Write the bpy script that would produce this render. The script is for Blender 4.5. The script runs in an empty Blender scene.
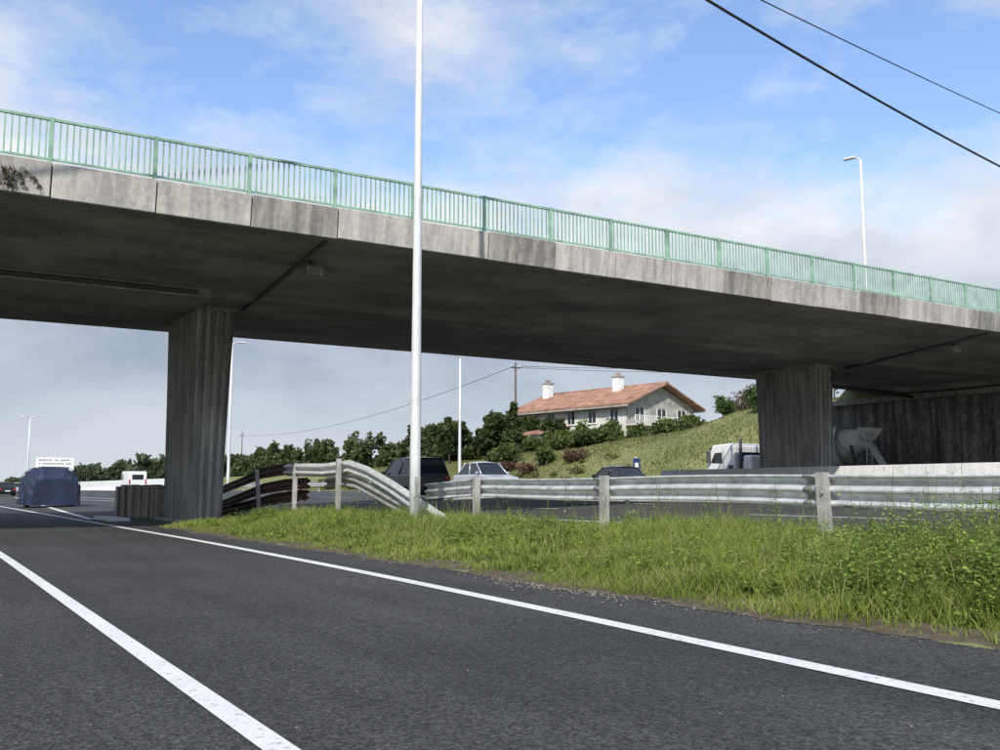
import bpy, math, random
import numpy as np
from mathutils import Vector, Matrix
random.seed(7); rng=np.random.default_rng(7)
scene=bpy.context.scene
COL=scene.collection

# ---------------------------------------------------------------- materials
def newmat(name):
    m=bpy.data.materials.new(name); m.use_nodes=True
    nt=m.node_tree; b=nt.nodes['Principled BSDF']
    return m,nt,b
def N(nt,t,**k):
    n=nt.nodes.new(t)
    for a,v in k.items(): setattr(n,a,v)
    return n
def coords(nt,scale=(1,1,1),rot=(0,0,0)):
    tc=N(nt,'ShaderNodeTexCoord'); mp=N(nt,'ShaderNodeMapping')
    mp.inputs['Scale'].default_value=scale; mp.inputs['Rotation'].default_value=rot
    nt.links.new(tc.outputs['Object'],mp.inputs['Vector']); return mp.outputs[0]
def noise(nt,vec,scale,detail=6,rough=.6):
    n=N(nt,'ShaderNodeTexNoise'); n.inputs['Scale'].default_value=scale
    n.inputs['Detail'].default_value=detail; n.inputs['Roughness'].default_value=rough
    nt.links.new(vec,n.inputs['Vector']); return n.outputs['Fac']
def ramp(nt,fac,stops):
    r=N(nt,'ShaderNodeValToRGB'); e=r.color_ramp.elements
    while len(e)<len(stops): e.new(.5)
    for i,(p,c) in enumerate(stops):
        e[i].position=p
        e[i].color=(c,c,c,1) if isinstance(c,(int,float)) else (*c,1)
    nt.links.new(fac,r.inputs['Fac']); return r.outputs['Color']
def mix(nt,a,b,fac,mode='MIX'):
    n=N(nt,'ShaderNodeMix',data_type='RGBA',blend_type=mode)
    for s,v in ((n.inputs[6],a),(n.inputs[7],b),(n.inputs[0],fac)):
        if isinstance(v,(int,float)): s.default_value=v
        elif isinstance(v,tuple): s.default_value=(*v,1)
        else: nt.links.new(v,s)
    return n.outputs[2]
def bump(nt,b,h,strength=.3,dist=.01):
    n=N(nt,'ShaderNodeBump'); n.inputs['Strength'].default_value=strength; n.inputs['Distance'].default_value=dist
    nt.links.new(h,n.inputs['Height']); nt.links.new(n.outputs[0],b.inputs['Normal'])
def simple(name,col,rough=.5,metal=0,var=.15,scale=6,bstr=.1):
    m,nt,b=newmat(name); v=coords(nt)
    f=noise(nt,v,scale)
    c=mix(nt,tuple(x*(1-var) for x in col),tuple(min(1,x*(1+var)) for x in col),ramp(nt,f,[(.3,0),(.7,1)]))
    nt.links.new(c,b.inputs['Base Color']); b.inputs['Roughness'].default_value=rough; b.inputs['Metallic'].default_value=metal
    if bstr: bump(nt,b,f,bstr)
    return m
def concrete(name,base,dark=.5,streak=.6,form=False):
    m,nt,b=newmat(name); v=coords(nt); vs=coords(nt,(2.5,2.5,.18))
    n1=noise(nt,v,.5,8,.65); n2=noise(nt,v,9,8,.7); n3=noise(nt,vs,1.6,6,.7); n4=noise(nt,v,60,4,.6)
    c=mix(nt,tuple(x*dark for x in base),base,ramp(nt,n1,[(.35,0),(.65,1)]))
    c=mix(nt,c,tuple(min(1,x*1.3) for x in base),ramp(nt,n2,[(.45,0),(.75,.7)]))
    st=ramp(nt,n3,[(.40,1-streak),(.58,1)])
    c=mix(nt,c,st,1.0,'MULTIPLY')
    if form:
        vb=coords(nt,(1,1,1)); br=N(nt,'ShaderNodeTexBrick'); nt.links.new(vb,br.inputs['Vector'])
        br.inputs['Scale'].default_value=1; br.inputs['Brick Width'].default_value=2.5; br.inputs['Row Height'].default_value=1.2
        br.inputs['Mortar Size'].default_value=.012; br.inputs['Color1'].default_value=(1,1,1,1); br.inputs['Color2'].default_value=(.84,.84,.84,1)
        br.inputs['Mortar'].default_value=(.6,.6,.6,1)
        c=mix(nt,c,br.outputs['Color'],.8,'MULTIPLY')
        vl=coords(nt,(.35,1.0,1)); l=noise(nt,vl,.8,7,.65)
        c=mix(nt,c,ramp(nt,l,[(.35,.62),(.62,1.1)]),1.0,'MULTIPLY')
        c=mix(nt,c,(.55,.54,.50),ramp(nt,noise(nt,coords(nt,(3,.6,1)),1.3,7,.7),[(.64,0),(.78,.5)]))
    nt.links.new(c,b.inputs['Base Color']); b.inputs['Roughness'].default_value=.9
    bump(nt,b,n4,.25,.01)
    return m
def asphalt(name,base=.05,warm=1.0):
    m,nt,b=newmat(name); v=coords(nt)
    vo=N(nt,'ShaderNodeTexVoronoi'); vo.inputs['Scale'].default_value=75; nt.links.new(v,vo.inputs['Vector'])
    n1=noise(nt,v,.35,6,.6); vt=coords(nt,(1.3,.06,1)); n2=noise(nt,vt,1.3,5,.6); n3=noise(nt,v,150,3,.7); n5=noise(nt,v,22,6,.75)
    c=mix(nt,(base*.72,)*3,(base*1.30*warm,base*1.29,base*1.26),ramp(nt,n1,[(.3,0),(.7,1)]))
    c=mix(nt,c,ramp(nt,n2,[(.35,.8),(.65,1.2)]),1.0,'MULTIPLY')
    c=mix(nt,c,ramp(nt,vo.outputs['Color'],[(.15,.35),(.85,1.75)]),.9,'MULTIPLY')
    c=mix(nt,c,ramp(nt,n5,[(.35,.65),(.7,1.4)]),1.0,'MULTIPLY')
    c=mix(nt,c,(.26,.25,.24),ramp(nt,n3,[(.62,0),(.72,.8)]))
    nt.links.new(c,b.inputs['Base Color']); b.inputs['Roughness'].default_value=.82
    b.inputs['Specular IOR Level'].default_value=.3
    bump(nt,b,vo.outputs['Distance'],.7,.014)
    return m
def paint(name):
    m,nt,b=newmat(name); v=coords(nt)
    n1=noise(nt,v,25,8,.75); n2=noise(nt,v,2,5,.6); n3=noise(nt,v,140,4,.7)
    c=mix(nt,(.52,.52,.50),(.78,.78,.75),n2)
    c=mix(nt,c,(.09,.09,.09),ramp(nt,n1,[(.56,0),(.64,.75)]))
    c=mix(nt,c,(.2,.2,.2),ramp(nt,n3,[(.56,0),(.7,.8)]))
    nt.links.new(c,b.inputs['Base Color']); b.inputs['Roughness'].default_value=.7
    bump(nt,b,n3,.4,.008); return m
def attrmat(name,trans=.35,rough=.6):
    m,nt,b=newmat(name)
    a=N(nt,'ShaderNodeAttribute'); a.attribute_name='Col'
    nt.links.new(a.outputs['Color'],b.inputs['Base Color']); b.inputs['Roughness'].default_value=rough
    b.inputs['Specular IOR Level'].default_value=.25
    tr=N(nt,'ShaderNodeBsdfTranslucent'); nt.links.new(a.outputs['Color'],tr.inputs['Color'])
    ms=N(nt,'ShaderNodeMixShader'); ms.inputs[0].default_value=trans
    nt.links.new(b.outputs[0],ms.inputs[1]); nt.links.new(tr.outputs[0],ms.inputs[2])
    nt.links.new(ms.outputs[0],nt.nodes['Material Output'].inputs['Surface']); return m

M_asph=asphalt('asphalt_mat',.043); M_asph2=asphalt('motorway_asphalt_mat',.053)
M_paint=paint('road_paint')
M_conc=concrete('fascia_concrete',(.53,.505,.46),.70,.32)
M_conc_d=concrete('fascia_concrete_stained',(.38,.36,.32),.6,.45)
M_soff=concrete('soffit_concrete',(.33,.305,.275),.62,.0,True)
M_pil=concrete('pillar_concrete',(.39,.37,.335),.58,.45)
M_abut,nt,b=newmat('abutment_masonry'); v=coords(nt); vs=coords(nt,(2.5,2.5,.18))
br=N(nt,'ShaderNodeTexVoronoi'); br.inputs['Scale'].default_value=1.9; br.feature='DISTANCE_TO_EDGE'; nt.links.new(v,br.inputs['Vector'])
vc=N(nt,'ShaderNodeTexVoronoi'); vc.inputs['Scale'].default_value=1.9; nt.links.new(v,vc.inputs['Vector'])
c=mix(nt,(.20,.19,.17),(.36,.34,.31),vc.outputs['Color'])
c=mix(nt,c,ramp(nt,noise(nt,v,7,8,.75),[(.3,.5),(.7,1.3)]),1.0,'MULTIPLY')
c=mix(nt,(.09,.085,.078),c,ramp(nt,br.outputs['Distance'],[(0,.25),(.05,1)]))
c=mix(nt,c,ramp(nt,noise(nt,vs,1.3,7,.7),[(.4,.28),(.6,1)]),1.0,'MULTIPLY')
nt.links.new(c,b.inputs['Base Color']); b.inputs['Roughness'].default_value=.95; bump(nt,b,br.outputs['Distance'],.5,.04)
M_barr=concrete('barrier_concrete',(.72,.71,.69),.9,.15)
M_green=simple('green_railing_paint',(.23,.39,.285),.55,0,.35,3)
M_galv=simple('galvanised_steel',(.60,.61,.61),.42,.35,.25,5,.1)
M_galv2=simple('weathered_steel',(.38,.37,.35),.55,.3,.35,4,.15)
M_rust=simple('rusty_steel',(.12,.085,.065),.8,.1,.5,5,.3)
M_sleep=concrete('weathered_timber',(.33,.29,.23),.6,.5)
M_pole=simple('pole_paint',(.62,.63,.63),.45,.1,.14,3,.03)
M_wood=simple('wood_pole',(.1,.075,.055),.85)
M_black=simple('cable_black',(.02,.02,.022),.6)
M_rub=simple('tyre_rubber',(.02,.02,.02),.85)
M_glass=simple('dark_glass',(.02,.025,.03),.06,0,.1,2,0)
M_white=simple('white_paint',(.75,.75,.73),.35,0,.08,2,0)
M_silver=simple('silver_paint',(.50,.53,.56),.28,.35,.06,2,0)
M_dkcar=simple('dark_green_paint',(.02,.035,.035),.2,.2,.1,2,0)
M_blackcar=simple('black_paint',(.012,.013,.016),.2,.1,.1,2,0)
M_blue=simple('blue_tarp',(.010,.019,.050),.7,0,.5,2,.4)
M_red=simple('red_plastic',(.35,.02,.02),.3,0,.1,2,0)
M_lamp=simple('headlight_glass',(.6,.62,.62),.1,.2,.05,2,0)
M_tile=simple('roof_tile',(.27,.15,.105),.85,0,.5,1.2,.2)
M_wall=simple('house_render',(.58,.56,.50),.9,0,.18,.8)
M_wall2=simple('house_gable_render',(.33,.32,.29),.9,0,.35,1.2)
M_stone=simple('stone',(.22,.20,.17),.9,0,.4,10,.5)
M_drum=simple('drum_paint',(.78,.77,.73),.6,0,.18,2,.1)
M_chas=simple('chassis_grey',(.07,.07,.075),.6,0,.3,3)
M_leaf=attrmat('leaf_mat'); M_grass=attrmat('grass_mat',.4)

M_ground,nt,b=newmat('ground_soil_grass'); v=coords(nt)
n1=noise(nt,v,.22,8,.65); n2=noise(nt,v,3,8,.75); n3=noise(nt,v,.9,8,.7)
c=mix(nt,(.11,.14,.038),(.20,.21,.075),ramp(nt,n1,[(.35,0),(.65,1)]))
c=mix(nt,c,(.19,.155,.09),ramp(nt,n3,[(.5,0),(.66,.75)]))
c=mix(nt,c,ramp(nt,n2,[(.3,.6),(.7,1.3)]),1.0,'MULTIPLY')
nt.links.new(c,b.inputs['Base Color']); b.inputs['Roughness'].default_value=.95; bump(nt,b,n2,.6,.12)

# ---------------------------------------------------------------- mesh helpers
def link(o,parent=None):
    COL.objects.link(o)
    if parent: o.parent=parent
    return o
def empty(name,loc=(0,0,0),rz=0):
    e=bpy.data.objects.new(name,None); e.location=loc; e.rotation_euler=(0,0,rz); e.empty_display_size=.3
    return link(e)
def mk(name,verts,faces,mat,parent=None,smooth=False,bevel=0,solid=0):
    me=bpy.data.meshes.new(name); me.from_pydata([tuple(map(float,p)) for p in verts],[],[tuple(map(int,f)) for f in faces]); me.update()
    me.materials.append(mat)
    if smooth:
        for p in me.polygons: p.use_smooth=True
    o=link(bpy.data.objects.new(name,me),parent)
    if solid:
        s=o.modifiers.new('s','SOLIDIFY'); s.thickness=solid
    if bevel:
        bv=o.modifiers.new('b','BEVEL'); bv.width=bevel; bv.segments=2; bv.limit_method='ANGLE'
    return o
BF=[(0,3,2,1),(4,5,6,7),(0,1,5,4),(1,2,6,5),(2,3,7,6),(3,0,4,7)]
def boxv(x0,x1,y0,y1,z0,z1):
    return [(x0,y0,z0),(x1,y0,z0),(x1,y1,z0),(x0,y1,z0),(x0,y0,z1),(x1,y0,z1),(x1,y1,z1),(x0,y1,z1)]
def box(name,x0,x1,y0,y1,z0,z1,mat,parent=None,bevel=0):
    return mk(name,boxv(x0,x1,y0,y1,z0,z1),BF,mat,parent,bevel=bevel)
def multi(name,vl,mat,parent=None,bevel=0):
    V=[];F=[]
    for vs in vl:
        k=len(V); V+=vs; F+=[tuple(i+k for i in f) for f in BF]
    return mk(name,V,F,mat,parent,bevel=bevel)
def tube(name,pts,radii,mat,parent=None,seg=12,cap=True):
    pts=[Vector(p) for p in pts]; V=[];F=[]
    if not isinstance(radii,(list,tuple)): radii=[radii]*len(pts)
    for i,p in enumerate(pts):
        d=(pts[min(i+1,len(pts)-1)]-pts[max(i-1,0)]).normalized()
        a=d.orthogonal().normalized() if abs(d.z)<.99 else Vector((1,0,0))
        if abs(d.z)<.9: a=d.cross(Vector((0,0,1))).normalized()
        bb=d.cross(a).normalized()
        for j in range(seg):
            t=2*math.pi*j/seg; V.append(p+(a*math.cos(t)+bb*math.sin(t))*radii[i])
    n=len(pts)
    for i in range(n-1):
        for j in range(seg):
            F.append((i*seg+j,i*seg+(j+1)%seg,(i+1)*seg+(j+1)%seg,(i+1)*seg+j))
    if cap: F.append(tuple(range(seg))[::-1]); F.append(tuple((n-1)*seg+j for j in range(seg)))
    o=mk(name,V,F,mat,parent,smooth=False)
    for p in o.data.polygons: p.use_smooth=len(p.vertices)==4
    return o
def prism(name,poly,axis,a0,a1,mat,parent=None,bevel=0):
    V=[]
    for a in (a0,a1):
        for p in poly: V.append((a,p[0],p[1]) if axis=='x' else (p[0],a,p[1]))
    n=len(poly); F=[tuple(range(n))[::-1],tuple(range(n,2*n))]
    for i in range(n): F.append((i,(i+1)%n,n+(i+1)%n,n+i))
    return mk(name,V,F,mat,parent,bevel=bevel)

# ---------------------------------------------------------------- terrain
def lin(x,xs,ys): return np.interp(x,xs,ys)
def Hroad(t,s):
    return lin(t,[5.4,9.5,27,42],[0,.1,.65,.65])
def Hverge(t,s):
    base=Hroad(t,s)
    v=lin(t,[5.25,6.2,7.2,8.5,9.35,9.5],[0,.13,.27,.30,.14,.1])
    w=np.clip((24.5-s)/3.5,0,1)
    v=base+(v-base)*w
    return v
def hilltop(s): return lin(s,[15,17,35,50,54,59,72,90,106,150,300,600],[.6,6.6,6.8,7.2,7.0,5.9,4.9,4.1,3.7,3.2,2.5,1.0])
def Hill(t,s):
    w=lin(t,[42.6,46,50,55],[0,.28,.62,1]); w2=w*w*(3-2*w)*.5+w*.5
    und=.25*np.sin(t*.4+s*.13)*np.cos(s*.21-t*.11)*w
    h=.65+(hilltop(s)-.65)*w2+und+lin(t,[55,120,400,3000],[0,2.4,3,1])*(s>15)
    e=lin(t,[42.3,42.8],[0,1])*lin(s,[14,20,34.3,40],[0,1,1,0])
    return np.maximum(h, .65+6.0*e)
def H(t,s):
    t=np.asarray(t,float); s=np.asarray(s,float)
    h=np.where(t>42.2,Hill(t,s),Hverge(t,s)-.03*((t<5.2)|(t>9.4)|(s>24)))
    el=lin(t,[-40,-16.6,-16.2],[1,1,0])*lin(s,[14,19.5,34.3,40],[0,1,1,0])
    return np.maximum(h,el*6.6-.03)
xs=np.concatenate([[-3000,-800,-200,-80,-40,-25,-20,-17],[-16.6,-16.2,-12,-8,-4,0,4],np.arange(5,10,.2),np.arange(10,42,2),[42.2,42.3,42.8],np.arange(43.5,112,1.5),[120,150,250,500,1000,3000]])
ys=np.concatenate([[-3000,-800,-200,-60,-30],np.arange(-20,26,.75),np.arange(26,200,2),[220,260,320,400,600,1000,3000]])
def grid(name,xs,ys,hf,mat,dz=0):
    X,Y=np.meshgrid(xs,ys); Z=hf(X,Y)+dz; nx=len(xs); ny=len(ys)
    V=np.stack([X,Y,Z],-1).reshape(-1,3)
    i=np.arange(nx*ny).reshape(ny,nx)
    F=np.stack([i[:-1,:-1],i[:-1,1:],i[1:,1:],i[1:,:-1]],-1).reshape(-1,4)
    return mk(name,V,F,mat,smooth=True)
grid('ground',xs,ys,H,M_ground,-.012)
ry=np.concatenate([[-60,-20,-5],np.arange(0,60,2),np.arange(60,420,10),[600,900]])
grid('road',np.array([-7.5,-4,0,2,4,5.38]),ry,lambda x,y:Hroad(x,y),M_asph)
grid('motorway',np.concatenate([np.arange(9.45,27,1.95),[27,30,34,38,41.9]]),ry,Hroad,M_asph2)
grid('paved_gore',np.array([5.38,6.5,7.5,8.5,9.45]),ry[ry>=24],Hroad,M_asph2,.0)
V=[];F=[]
ss=np.arange(-4,25,.1); nn=len(ss)
def edge(s): return 5.30+.08*np.sin(s*2.1)+.04*np.sin(s*7.3+1)-.16*np.exp(-((s-7.2)/.8)**2)
for k,s in enumerate(ss):
    V+= [(float(edge(s))-.05+rng.normal(0,.02),s,.004),(5.6,s,float(H(5.6,s))+.01)]
    if k: F.append((2*k-2,2*k-1,2*k+1,2*k))
M_dirt=simple('verge_dirt',(.075,.06,.038),.95,0,.5,14,.6)
mk('dirt_strip',V,F,M_dirt)

def stripe(name,pts,w,dash=None,dz=.005):
    P=np.array(pts,float); s=np.arange(P[0,1],P[-1,1]+.01,.5 if P[-1,1]-P[0,1]<500 else 2)
    t=np.interp(s,P[:,1],P[:,0]); V=[];F=[]
    if len(P)>2:
        ker=np.ones(9)/9; tp=np.pad(t,4,mode='edge'); t=np.convolve(tp,ker,'valid')
    for k in range(len(s)):
        z=float(Hroad(t[k],s[k]))+dz
        V+=[(t[k]-w/2,s[k],z),(t[k]+w/2,s[k],float(Hroad(t[k]+w/2,s[k]))+dz)]
        if k:
            if dash and (s[k]%(dash[0]+dash[1]))>dash[0]: continue
            F.append((2*k-2,2*k-1,2*k+1,2*k))
    return mk(name,V,F,M_paint)
stripe('edge_line_marking',[(3.6,-8),(3.94,2.4),(4.12,5),(4.36,10),(4.5,17),(4.47,55),(4.45,400)],.15)
stripe('lane_line_marking',[(1.13,-8),(1.18,3),(1.25,15),(1.25,400)],.115)
stripe('motorway_edge_line_marking',[(12.9,-20),(12.6,30),(12.5,400)],.2)
stripe('motorway_lane_line_marking',[(16.4,-20),(16.4,400)],.15,(4,8))
stripe('motorway_lane_line_marking',[(20.0,-20),(20.0,400)],.15,(4,8))
stripe('motorway_median_line_marking',[(26.2,-20),(26.2,400)],.15)
stripe('motorway_lane_line_marking',[(35.4,-20),(35.4,400)],.15,(4,8))
stripe('gore_line_marking',[(4.9,31),(9.2,100)],.2)
stripe('gore_line_marking',[(12.3,40),(9.4,100)],.2)

# ---------------------------------------------------------------- bridge
bridge=empty('concrete_bridge')
T0,T1=-16.2,60
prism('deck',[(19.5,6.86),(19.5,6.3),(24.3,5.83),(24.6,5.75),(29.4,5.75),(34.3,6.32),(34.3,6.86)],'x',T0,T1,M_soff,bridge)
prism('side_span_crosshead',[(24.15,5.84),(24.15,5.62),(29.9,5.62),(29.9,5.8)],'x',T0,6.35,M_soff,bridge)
box('road_surface',T0,T1,20.2,33.6,6.87,6.9,M_asph2,bridge)
a=[];bb=[];t=.18-1.895*8
while t<T1-1.9:
    j=rng.normal(0,.008); zb=6.27+rng.normal(0,.008); zt=6.93+rng.normal(0,.005)
    poly=[(19.38+j,zb),(19.31+j,zt),(19.62,zt),(19.62,6.88),(19.497,6.88),(19.497,zb)]
    V=[]
    for x in (t+.014,t+1.881):
        for p in poly: V.append((x,p[0],p[1]))
    n=6; F=[tuple(range(n))[::-1],tuple(range(n,2*n))]+[(i,(i+1)%n,n+(i+1)%n,n+i) for i in range(n)]
    (bb if rng.random()<.18 or 5.8<t<7.6 else a).append((V,F)); t+=1.895
for nm,lst,mt in (('fascia_panels',a,M_conc),('stained_fascia_panels',bb,M_conc_d)):
    V=[];F=[]
    for v_,f_ in lst:
        k=len(V); V+=v_; F+=[tuple(i+k for i in f) for f in f_]
    mk(nm,V,F,mt,bridge,bevel=.012)
box('far_fascia',T0,T1,34.303,34.42,6.28,6.93,M_conc,bridge)
box('kerb',T0,T1,19.63,20.6,6.885,7.0,M_conc_d,bridge)
def railing(name,y,zt=7.84,zb=7.02):
    L=[boxv(T0,T1,y-.03,y+.03,zt-.05,zt),boxv(T0,T1,y-.02,y+.02,zb,zb+.04)]
    x=T0
    while x<T1:
        dx=rng.normal(0,.004)
        L.append(boxv(x-.014+dx,x+.014+dx,y-.012,y+.012,zb+.04,zt-.05)); x+=.118
    x=-15.0
    P=[]
    while x<T1:
        P.append(boxv(x-.035,x+.035,y-.04,y+.04,6.9,zt+.01)); P.append(boxv(x-.09,x+.09,y-.1,y+.07,6.9,6.945)); x+=1.895
    e=empty(name)
    multi('bars',L,M_green,e); multi('posts',P,M_green,e); return e
railing('green_railing',19.52); railing('green_railing',34.2)
def pillar(name,t0,t1,s0,s1,z0,z1,flare=.1):
    def outline(f):
        a0,a1=t0-f*.3,t1+f*1.3; b0,b1=s0-f*1.0,s1+f*1.0
        P=[]; n=4; w=(a1-a0)/n
        for i in range(n):
            x=a0+i*w; P+=[(x+.02,b0),(x+w*.5,b0),(x+w*.58,b0+.09),(x+w*.93,b0+.09)]
        P.append((a1,b0)); 
        P+=[(a1,b1)]
        P+=[(a0,b1)]
        m=5; q=(b1-b0)/m
        for i in range(m-1,-1,-1):
            y=b0+i*q; P+=[(a0+.0,y+q*.9),(a0+.025,y+q*.86),(a0+.025,y+q*.74),(a0,y+q*.7)]
        return P
    lv=[(0,0),(.35,.2),(.7,.55),(1,1)]
    V=[];F=[]
    for k,(h,f) in enumerate(lv):
        for p in outline(f*flare): V.append((p[0],p[1],z0+(z1-z0)*h))
    n=len(outline(0))
    for k in range(len(lv)-1):
        for i in range(n): F.append((k*n+i,k*n+(i+1)%n,(k+1)*n+(i+1)%n,(k+1)*n+i))
    F.append(tuple((len(lv)-1)*n+i for i in range(n)))
    mk(name,V,F,M_pil,bridge)
pillar('pillar',6.45,7.28,25.9,28.8,-.3,5.6,.12)
box('pillar_cap',6.38,7.5,25.8,29.0,5.601,5.748,M_pil,bridge,.02)
pillar('pillar',30.25,31.15,25.9,28.8,.3,5.6,.10)
box('pillar_cap',30.1,31.4,25.7,29.0,5.601,5.748,M_pil,bridge,.02)
box('pillar_plinth',6.25,7.5,25.6,29.1,-.2,.1,M_conc_d,bridge,.02)
box('abutment_wall',42.0,42.9,18.5,35.2,.2,5.2,M_abut,bridge)
box('abutment_seat',41.6,42.95,18.7,35.0,5.203,5.45,M_conc_d,bridge)
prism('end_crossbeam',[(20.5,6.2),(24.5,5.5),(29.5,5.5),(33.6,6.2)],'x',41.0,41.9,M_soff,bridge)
box('abutment_wall',-16.9,-16.0,18.5,35.2,-.2,6.2,M_abut,bridge)
prism('wing_wall',[(35.21,.3),(35.21,5.2),(40,3.2),(46,.3)],'x',42.3,42.7,M_abut,bridge)
def soff(s): return float(np.interp(s,[19.5,24.3,24.6,29.4,34.3],[6.3,5.83,5.75,5.75,6.32]))
for tt in (7.62,31.9):
    tube('drain_pipe',[(tt,19.7,soff(19.7)-.03),(tt,24.3,soff(24.3)-.05),(tt,25.7,5.68)],.05,M_chas,bridge,8)
    box('floodlight_housing',tt+.05,tt+.45,21.0,21.3,5.78,6.0,M_conc_d,bridge,.02)
    box('floodlight_bracket',tt+.2,tt+.3,21.1,21.2,6.0,soff(21.1)+.02,M_chas,bridge)
tube('service_pipe',[(32,29.6,5.66),(41.5,29.6,5.3)],.09,M_chas,bridge,10)
tube('service_pipe',[(6,24.1,5.72),(-16,24.1,5.72)],.06,M_chas,bridge,10)
for y in np.arange(20,35,2.5): box('drain_spout',41.9,41.999,y,y+.08,2.4,2.48,M_chas,bridge)

# ---------------------------------------------------------------- guardrails
WP=[(0,-.155),(.004,-.125),(.075,-.1),(.083,-.07),(.06,-.045),(.004,-.02),(.004,.02),(.06,.045),(.083,.07),(.075,.1),(.004,.125),(0,.155)]
def wbeam(name,pts,mat,parent,side=-1,twist=None,scale=1):
    P=[Vector(p) for p in pts]; V=[];F=[]; n=len(WP)
    for i,p in enumerate(P):
        d=(P[min(i+1,len(P)-1)]-P[max(i-1,0)]).normalized()
        nrm=Vector((d.y,-d.x,0)).normalized()*(-side)*-1
        up=nrm.cross(d).normalized()
        if up.z<0: up=-up
        a=(twist[i] if twist else 0)
        for q in WP:
            off=(nrm*q[0]+up*q[1])*scale
            if a: off=Matrix.Rotation(a,3,d)@off
            V.append(p+off)
    for i in range(len(P)-1):
        for j in range(n-1): F.append((i*n+j,i*n+j+1,(i+1)*n+j+1,(i+1)*n+j))
    return mk(name,V,F,mat,parent,smooth=True,solid=.005)
def rline(s): return 7.87+.0797*(s-4.8)
def rz(s): return .862+.004*min(s,12)+.014*math.sin(s*.9)-.03*max(0,s-15)
g=empty('guardrail')
S=[-2.5,2.7,6.8,10.9,15.0,17.6]
pts=[]
for s in np.arange(-2.5,17.8,.8):
    pts.append((rline(s)+.09+.016*math.sin(s*1.7),s,rz(s)))
wbeam('front_beam',pts,M_galv,g,1)
wbeam('back_beam',[(p[0]+.42,p[1],p[2]-.03) for p in pts],M_galv,g,1)
for s in (2.9,7.0,11.1,15.2):
    wbeam('lap_joint',[(rline(s)+.084,s-.16,rz(s)),(rline(s)+.084,s+.16,rz(s))],M_galv2,g,1)
for s in S[:-1]:
    x=rline(s); z0=float(H(x,s)); ln=rng.normal(0,.015); zt=rz(s)+.18
    L=[boxv(x-.03,x+.07,s-.05,s-.043,z0-.2,zt),boxv(x-.03,x-.024,s-.043,s+.043,z0-.2,zt),boxv(x-.03,x+.07,s+.043,s+.05,z0-.2,zt)]
    L=[[(p[0]+ln*(p[2]-z0),p[1]+ln*2*(p[2]-z0),p[2]) for p in q] for q in L]
    multi('post',L,M_galv2,g)
    multi('spacer',[boxv(x+.18,x+.42,s-.04,s+.04,.8,.9)],M_galv2,g)
    tube('bolt',[(x-.045,s,.86),(x-.02,s,.86)],.016,M_galv2,g,6)
d=empty('damaged_guardrail')
def post(x,y,z0,z1,lean=(0,0)):
    V=[]
    for (a,b_) in ((-.05,-.05),(.05,-.05),(.05,.05),(-.05,.05)): V.append((x+a,y+b_,z0))
    for (a,b_) in ((-.05,-.05),(.05,-.05),(.05,.05),(-.05,.05)): V.append((x+a+lean[0],y+b_+lean[1],z1))
    mk('post',V,BF,M_galv2,d,bevel=.008)
post(8.3,20.4,0,1.56); post(8.4,23.5,0,1.55,(.05,.1)); post(8.5,26.5,0,1.42,(-.1,.05)); post(8.45,18.1,0,.9,(.2,-.15))
wbeam('bent_beam',[(8.5,24.4,1.38),(8.48,23,1.36),(8.46,21.6,1.33),(8.5,20.2,1.38),(8.42,19.0,1.22),(8.3,17.6,.93),(8.18,16.3,.62),(8.12,15.3,.36),(8.1,14.8,.22)],M_galv,d,1,[0,.05,.1,.2,.25,.2,.1,.0,0])
wbeam('bent_beam',[(8.75,22.2,1.02),(8.68,21,1.08),(8.6,20,1.02),(8.5,18.8,.82),(8.4,17.6,.6),(8.35,16.6,.4)],M_galv2,d,1,[0,.1,.2,.3,.3,.2])
wbeam('rusty_beam',[(8.62,23.6,1.42),(8.6,25,1.40),(8.58,26.6,1.33),(8.5,28.2,1.1),(8.4,30.0,.86),(8.3,31.5,.62)],M_rust,d,1,[0,.05,.1,.3,.4,.4])
wbeam('rusty_beam',[(8.7,23.4,1.02),(8.65,25,1.0),(8.6,26.6,.9),(8.45,28.4,.62),(8.3,30.2,.35)],M_rust,d,1,[0,.1,.2,.3,.5])
wbeam('rusty_beam',[(8.9,24.0,.75),(8.7,26,.62),(8.5,28.0,.38),(8.2,29.6,.2)],M_rust,d,1,[.1,.2,.2,.4])
rb=empty('timber_barrier')
for k in range(11):
    y=29.3+k*.53; x=6.5-.01*k
    mk('sleeper',[(p[0]+.03*math.sin(k*3),p[1],p[2]) for p in boxv(x-.12,x+.12,y,y+.46,-.05,1.0+.03*math.sin(k*2.3))],BF,M_sleep,rb,bevel=.02)
box('kerb_block',4.95,5.5,28.5,31.0,.0,.1,M_barr,None,.02)
prof=[(-.3,0),(-.28,.08),(-.12,.33),(-.08,.92),(.08,.92),(.12,.33),(.28,.08),(.3,0)]
def jersey(name,x,y0,y1,z,mat=M_barr,k=1.0):
    e=empty(name)
    y=y0
    while y<y1:
        prism('segment',[(x+p[0],z+p[1]*k) for p in prof],'y',y+.02,min(y+3.98,y1),mat,e,.01); y+=4
    return e
jersey('concrete_barrier',28.6,-12,33,.65,k=1.14)
jersey('concrete_barrier',26.9,112,190,.62,M_white,1.6)
mr=empty('median_guardrail')
wbeam('beam',[(28.4,y,1.25) for y in range(34,112,6)],M_galv,mr,1)
multi('posts',[boxv(28.45,28.55,y-.04,y+.04,.5,1.4) for y in range(34,112,4)],M_galv2,mr)

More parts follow.
